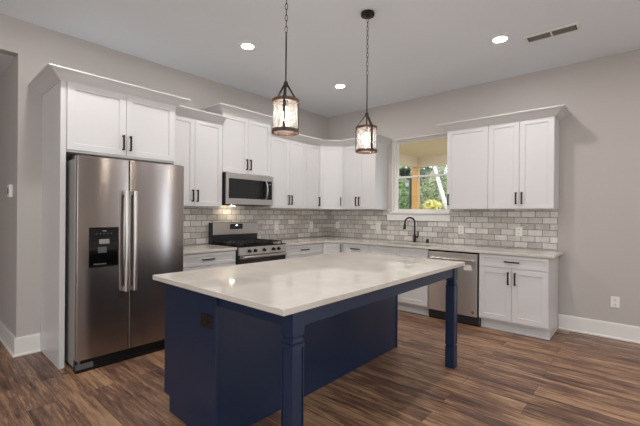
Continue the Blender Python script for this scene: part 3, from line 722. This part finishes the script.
# ------------------------------------------------------------------ pendants
def pendant(label, x, y, ang):
    t = thing('pendant_light', label, 'pendant light', (x, y, CEIL), ang, 'island pendant lights')
    build('canopy', lathe(BM(), [(0.058, -0.001), (0.060, -0.012), (0.058, -0.024), (0.018, -0.030), (0.010, -0.042)], 28), 'black', t, smooth=True)
    ztop, zrod = -0.042, -0.535
    nl = 13; step = (zrod - ztop)/nl; bm = BM()
    for i in range(nl):
        zc = ztop + step*(i+0.5); hl = -step/2 + 0.0035; w_ = 0.0085
        pts = []
        for k in range(14):
            a = 2*PI*k/14; p = (w_*math.cos(a), 0, zc + hl*math.sin(a))
            pts.append(p if i % 2 else (0, p[0], p[2]))
        tube(bm, pts, 0.0022, 6, True)
    build('chain', bm, 'bronze', t, smooth=True)
    build('rod', tube(BM(), [(0, 0, zrod), (0, 0, -0.885)], 0.0055, 10), 'black', t, smooth=True)
    z_ap, z_tr, z_br, RR = -0.880, -0.995, -1.204, 0.089
    build('hub', lathe(BM(), [(0.008, z_ap+0.02), (0.015, z_ap+0.012), (0.015, z_ap-0.012), (0.008, z_ap-0.02)], 16), 'bronze', t, smooth=True)
    for k in range(3):
        a = 2*PI*k/3; c, s = math.cos(a), math.sin(a); bm = BM()
        def bar(p, q, wdt, th):
            # flat strap between two (r, z) points
            tvec = Vector((-s, c, 0)); n0 = Vector((c*(q[0]-p[0]), s*(q[0]-p[0]), q[1]-p[1])).normalized(); nn = n0.cross(tvec)
            vs = []
            for (r, z) in (p, q):
                P = Vector((c*r, s*r, z))
                for i_, j_ in ((-1,-1),(1,-1),(1,1),(-1,1)): vs.append(bm.verts.new(P + tvec*wdt*i_ + nn*th*j_))
            for f_ in ((3,2,1,0),(4,5,6,7),(0,1,5,4),(1,2,6,5),(2,3,7,6),(3,0,4,7)): bm.faces.new([vs[i_] for i_ in f_])
        bar((0.010, z_ap), (0.060, z_tr+0.045), 0.0085, 0.0024); bar((0.060, z_tr+0.046), (RR+0.004, z_tr+0.008), 0.0085, 0.0024); bar((RR+0.004, z_tr+0.010), (RR+0.004, z_br), 0.0085, 0.0024)
        build('strap', bm, 'bronze', t)
    def ring(z0, z1):
        bm = BM(); seg = 40; prof = [(RR-0.006, z0), (RR+0.002, z0), (RR+0.002, z1), (RR-0.006, z1)]
        rings = [[bm.verts.new((r*math.cos(2*PI*i/seg), r*math.sin(2*PI*i/seg), z)) for i in range(seg)] for r, z in prof]
        for j in range(4):
            a_, b_ = rings[j], rings[(j+1) % 4]
            for i in range(seg): bm.faces.new((a_[i], a_[(i+1) % seg], b_[(i+1) % seg], b_[i]))
        return bm
    build('ring', ring(z_tr-0.012, z_tr+0.010), 'rust', t, smooth=True)
    build('ring', ring(z_br-0.002, z_br+0.020), 'rust', t, smooth=True)
    build('glass_shade', lathe(BM(), [(RR-0.009, z_br+0.002), (RR-0.009, z_tr)], 40, caps=False), 'seeded', t, smooth=True)
    build('socket', lathe(BM(), [(0.006, z_ap-0.015), (0.006, z_tr+0.03), (0.017, z_tr+0.028), (0.017, z_tr-0.035), (0.012, z_tr-0.04)], 16), 'bronze', t, smooth=True)
    zb = z_tr-0.040
    build('bulb', lathe(BM(), [(0.011, zb), (0.015, zb-0.015), (0.024, zb-0.045), (0.027, zb-0.065), (0.023, zb-0.088), (0.010, zb-0.100)], 18), 'bulb', t, smooth=True)
    return t
pendant('dark caged glass pendant over the fridge end of the island', 2.468, -3.367, R(-48.7+0))
pendant('dark caged glass pendant over the window end of the island', 2.462, -2.402, R(-48.7+20))

# ------------------------------------------------------------------ downlights and vent
def downlight(label, x, y):
    t = thing('downlight', label, 'ceiling light', (x, y, CEIL), 0, 'recessed ceiling downlights')
    bm = BM(); seg = 32; prof = [(0.059, 0), (0.082, 0), (0.080, -0.006), (0.061, -0.010), (0.059, -0.008)]
    rings = [[bm.verts.new((r*math.cos(2*PI*i/seg), r*math.sin(2*PI*i/seg), z)) for i in range(seg)] for r, z in prof]
    for j in range(len(prof)):
        a_, b_ = rings[j], rings[(j+1) % len(prof)]
        for i in range(seg): bm.faces.new((a_[i], a_[(i+1) % seg], b_[(i+1) % seg], b_[i]))
    build('trim_ring', bm, 'trim', t, smooth=True)
    build('diffuser', lathe(BM(), [(0.058, -0.002), (0.058, -0.007), (0.048, -0.009)], 32), 'led', t, smooth=True)
downlight('lit round downlight in the ceiling in front of the fridge', 1.168, -2.695)
downlight('lit round downlight in the ceiling near the corner cabinets', 1.172, -1.146)
downlight('lit round downlight in the ceiling beside the air vent', 3.195, -1.173)
for x, y, w_ in ((1.17, -4.25, 'leftmost outside the frame above the hallway end'), (3.195, -2.70, 'outside the frame above the seating side of the island'), (3.195, -4.25, 'outside the frame above the viewer'),
             (5.22, -1.38, 'outside the frame to the right of the vent'), (5.3, -4.25, 'outside the frame above the living area')):
    downlight('lit round ceiling downlight ' + w_, x, y)
vt = thing('ceiling_vent', 'white rectangular ceiling air vent with dark slots', 'vent', (3.597, -0.973, CEIL), 0)
bm = frame_ring(BM(), -0.225, 0.225, -0.085, 0.085, 0.026, -0.010, 0.0); box(bm, -0.008, 0.008, -0.010, 0, -0.059, 0.059)
bmesh.ops.rotate(bm, verts=bm.verts, cent=(0, 0, 0), matrix=Matrix.Rotation(R(90), 3, 'X'))
for v in bm.verts: v.co.z = -abs(v.co.z)
build('frame', bm, 'trim', vt, 0.002)
build('duct', box(BM(), -0.199, 0.199, -0.059, 0.059, -0.003, -0.0008), 'vent_dark', vt)
bm = BM()
for i in range(28):
    x = -0.182 + i*0.0135
    if abs(x) < 0.01: continue
    vs = [bm.verts.new(p) for p in ((x-0.003, -0.059, -0.009), (x-0.001, -0.059, -0.009), (x+0.004, -0.059, -0.0035), (x+0.002, -0.059, -0.0035))]
    ws = [bm.verts.new((v.co.x, 0.059, v.co.z)) for v in vs]
    bm.faces.new(vs); bm.faces.new(ws[::-1])
    for k in range(4): bm.faces.new((vs[k], vs[(k+1) % 4], ws[(k+1) % 4], ws[k]))
build('louvers', bm, 'grey_plastic', vt)

# ------------------------------------------------------------------ outside the window
struct('ground', box(BM(), -14, 12, 0.15, 22, -0.55, -0.45), 'ground', 'green leafy ground outside the window', 'ground')
b = box(BM(), 0.38, 8.0, 0.15, 2.62, 2.58, 2.66)
struct('porch_ceiling', b, 'porch_paint', 'cream boarded porch ceiling outside the window', 'porch ceiling')
b = box(BM(), 0.38, 0.52, 0.15, 2.62, 2.37, 2.579); box(b, 0.52, 8.0, 2.48, 2.62, 2.37, 2.579)
struct('porch_beam', b, 'porch_paint', 'cream porch edge beams meeting above the wooden post', 'beam')
struct('porch_deck', box(BM(), 0.2, 8.0, 0.15, 2.7, -0.45, -0.15), 'post_wood', 'wooden porch deck below the window', 'deck')
tag(build('porch_post', box(BM(), 0.385, 0.52, 2.475, 2.61, -0.149, 2.369), 'post_wood', None, 0.004), 'tan wooden porch post seen through the window', 'post')
tag(build('downspout', tube(BM(), [(0.30, 2.60, -0.449), (0.30, 2.60, 1.95), (0.30, 2.6, 2.12)], 0.045, 10), 'dark', None, smooth=True), 'dark pipe standing left of the wooden porch post', 'pipe')
def foliage(bm, c, rad, n, size):
    for _ in range(n):
        d = Vector((random.gauss(0, 1), random.gauss(0, 1), random.gauss(0, 1))).normalized() * (random.random()**0.45)
        p = Vector((c[0]+d.x*rad[0], c[1]+d.y*rad[1], c[2]+d.z*rad[2]))
        u = Vector((random.gauss(0, 1), random.gauss(0, 1), random.gauss(0, 0.6))).normalized(); w_ = u.orthogonal().normalized()
        w_ = Matrix.Rotation(random.random()*6.28, 3, u) @ w_
        s = size*(0.6+0.8*random.random())
        q = [p - u*s, p + w_*s*0.45, p + u*s, p - w_*s*0.45]
        bm.faces.new([bm.verts.new(v) for v in q])
    return bm
def tree(name, label, cat, base_, trunk, blobs, leaf, n, size, bark='bark', tr=0.09, group=None):
    t = thing(name, label, cat, base_, 0, group)
    if trunk: build('trunk', tube(BM(), trunk, tr, 10, radii=[tr*(1-0.6*i/(len(trunk)-1)) for i in range(len(trunk))]), bark, t, smooth=True)
    bm = BM()
    for c, rad in blobs: foliage(bm, c, rad, n, size)
    o = build('foliage', bm, leaf, t); o['kind'] = 'stuff'
GZ = -0.45
tree('tree', 'leafy green tree left of the porch post outside', 'tree', (-1.2, 4.3, GZ), [(0, 0, 0), (0.05, 0, 1.5), (0.0, 0.1, 3.2)], [((0, 0, 1.9), (0.62, 0.8, 1.5)), ((0.1, 0, 0.9), (0.6, 0.8, 0.9))], 'leaf_green', 1900, 0.085, group='trees outside the window')
tree('tree', 'green tree close behind the right side of the porch post', 'tree', (-0.2, 5.6, GZ), [(0, 0, 0), (0.12, 0, 1.4), (-0.1, 0.1, 2.8)], [((0, 0, 2.2), (0.8, 0.7, 1.0)), ((0.35, 0.2, 1.2), (0.75, 0.6, 1.0))], 'leaf_mid', 1300, 0.08, group='trees outside the window')
tree('leaning_tree', 'pale leaning tree trunk outside at the right of the window', 'tree', (0.95, 4.3, GZ), [(0.05, 0, 0), (-0.28, 0, 1.1), (-0.53, 0, 2.0), (-0.84, 0, 3.05), (-1.1, 0, 4.1)], [((-1.1, 0.0, 4.4), (0.9, 0.6, 0.7))], 'leaf_mid', 260, 0.09, 'pale_bark', 0.085, 'trees outside the window')
tree('shrub', 'bright yellow leafy shrub low outside the window', 'shrub', (0.16, 4.0, GZ), [(0, 0, 0), (0.02, 0, 0.9)], [((0.02, 0, 1.95), (0.24, 0.2, 0.2)), ((0.02, 0, 1.65), (0.38, 0.3, 0.3)), ((0.05, 0, 1.1), (0.45, 0.35, 0.4))], 'leaf_yellow', 600, 0.06, 'bark', 0.03)
for i, (x, y, lf) in enumerate(((-5.2, 9.2, 'leaf_green'), (-5.0, 12.4, 'leaf_mid'), (-2.9, 10.2, 'leaf_grey'), (-2.0, 13.0, 'leaf_green'), (-0.6, 9.8, 'leaf_mid'))):
    lb = ['tall green tree at the far left of the background outside', 'tall olive tree in the background left of the porch post', 'grey-green tree in the background behind the porch post', 'tall green tree in the background behind the yellow shrub', 'tall olive tree at the far right of the background outside'][i]
    tree('tree', lb, 'tree', (x, y, GZ), [(0, 0, 0), (0.1, 0, 2.5), (0, 0.1, 5.0)], [((0, 0, 3.0), (1.05, 1.0, 2.0)), ((0.05, 0, 1.2), (1.0, 1.0, 1.2))], lf, 1500, 0.16, group='trees outside the window')
tree('hanging_branch', 'dark leafy branch at the left edge of the window above the porch view', 'branch', (-0.05, 2.95, 2.2), [(-0.5, 0.3, -2.65), (-0.45, 0.2, -0.6), (-0.2, 0.1, 0.1), (0.16, 0.0, 0.0)], [((0.0, 0, 0.12), (0.16, 0.1, 0.13)), ((0.20, 0, 0.0), (0.12, 0.1, 0.06))], 'leaf_dark', 170, 0.055, 'bark', 0.03)
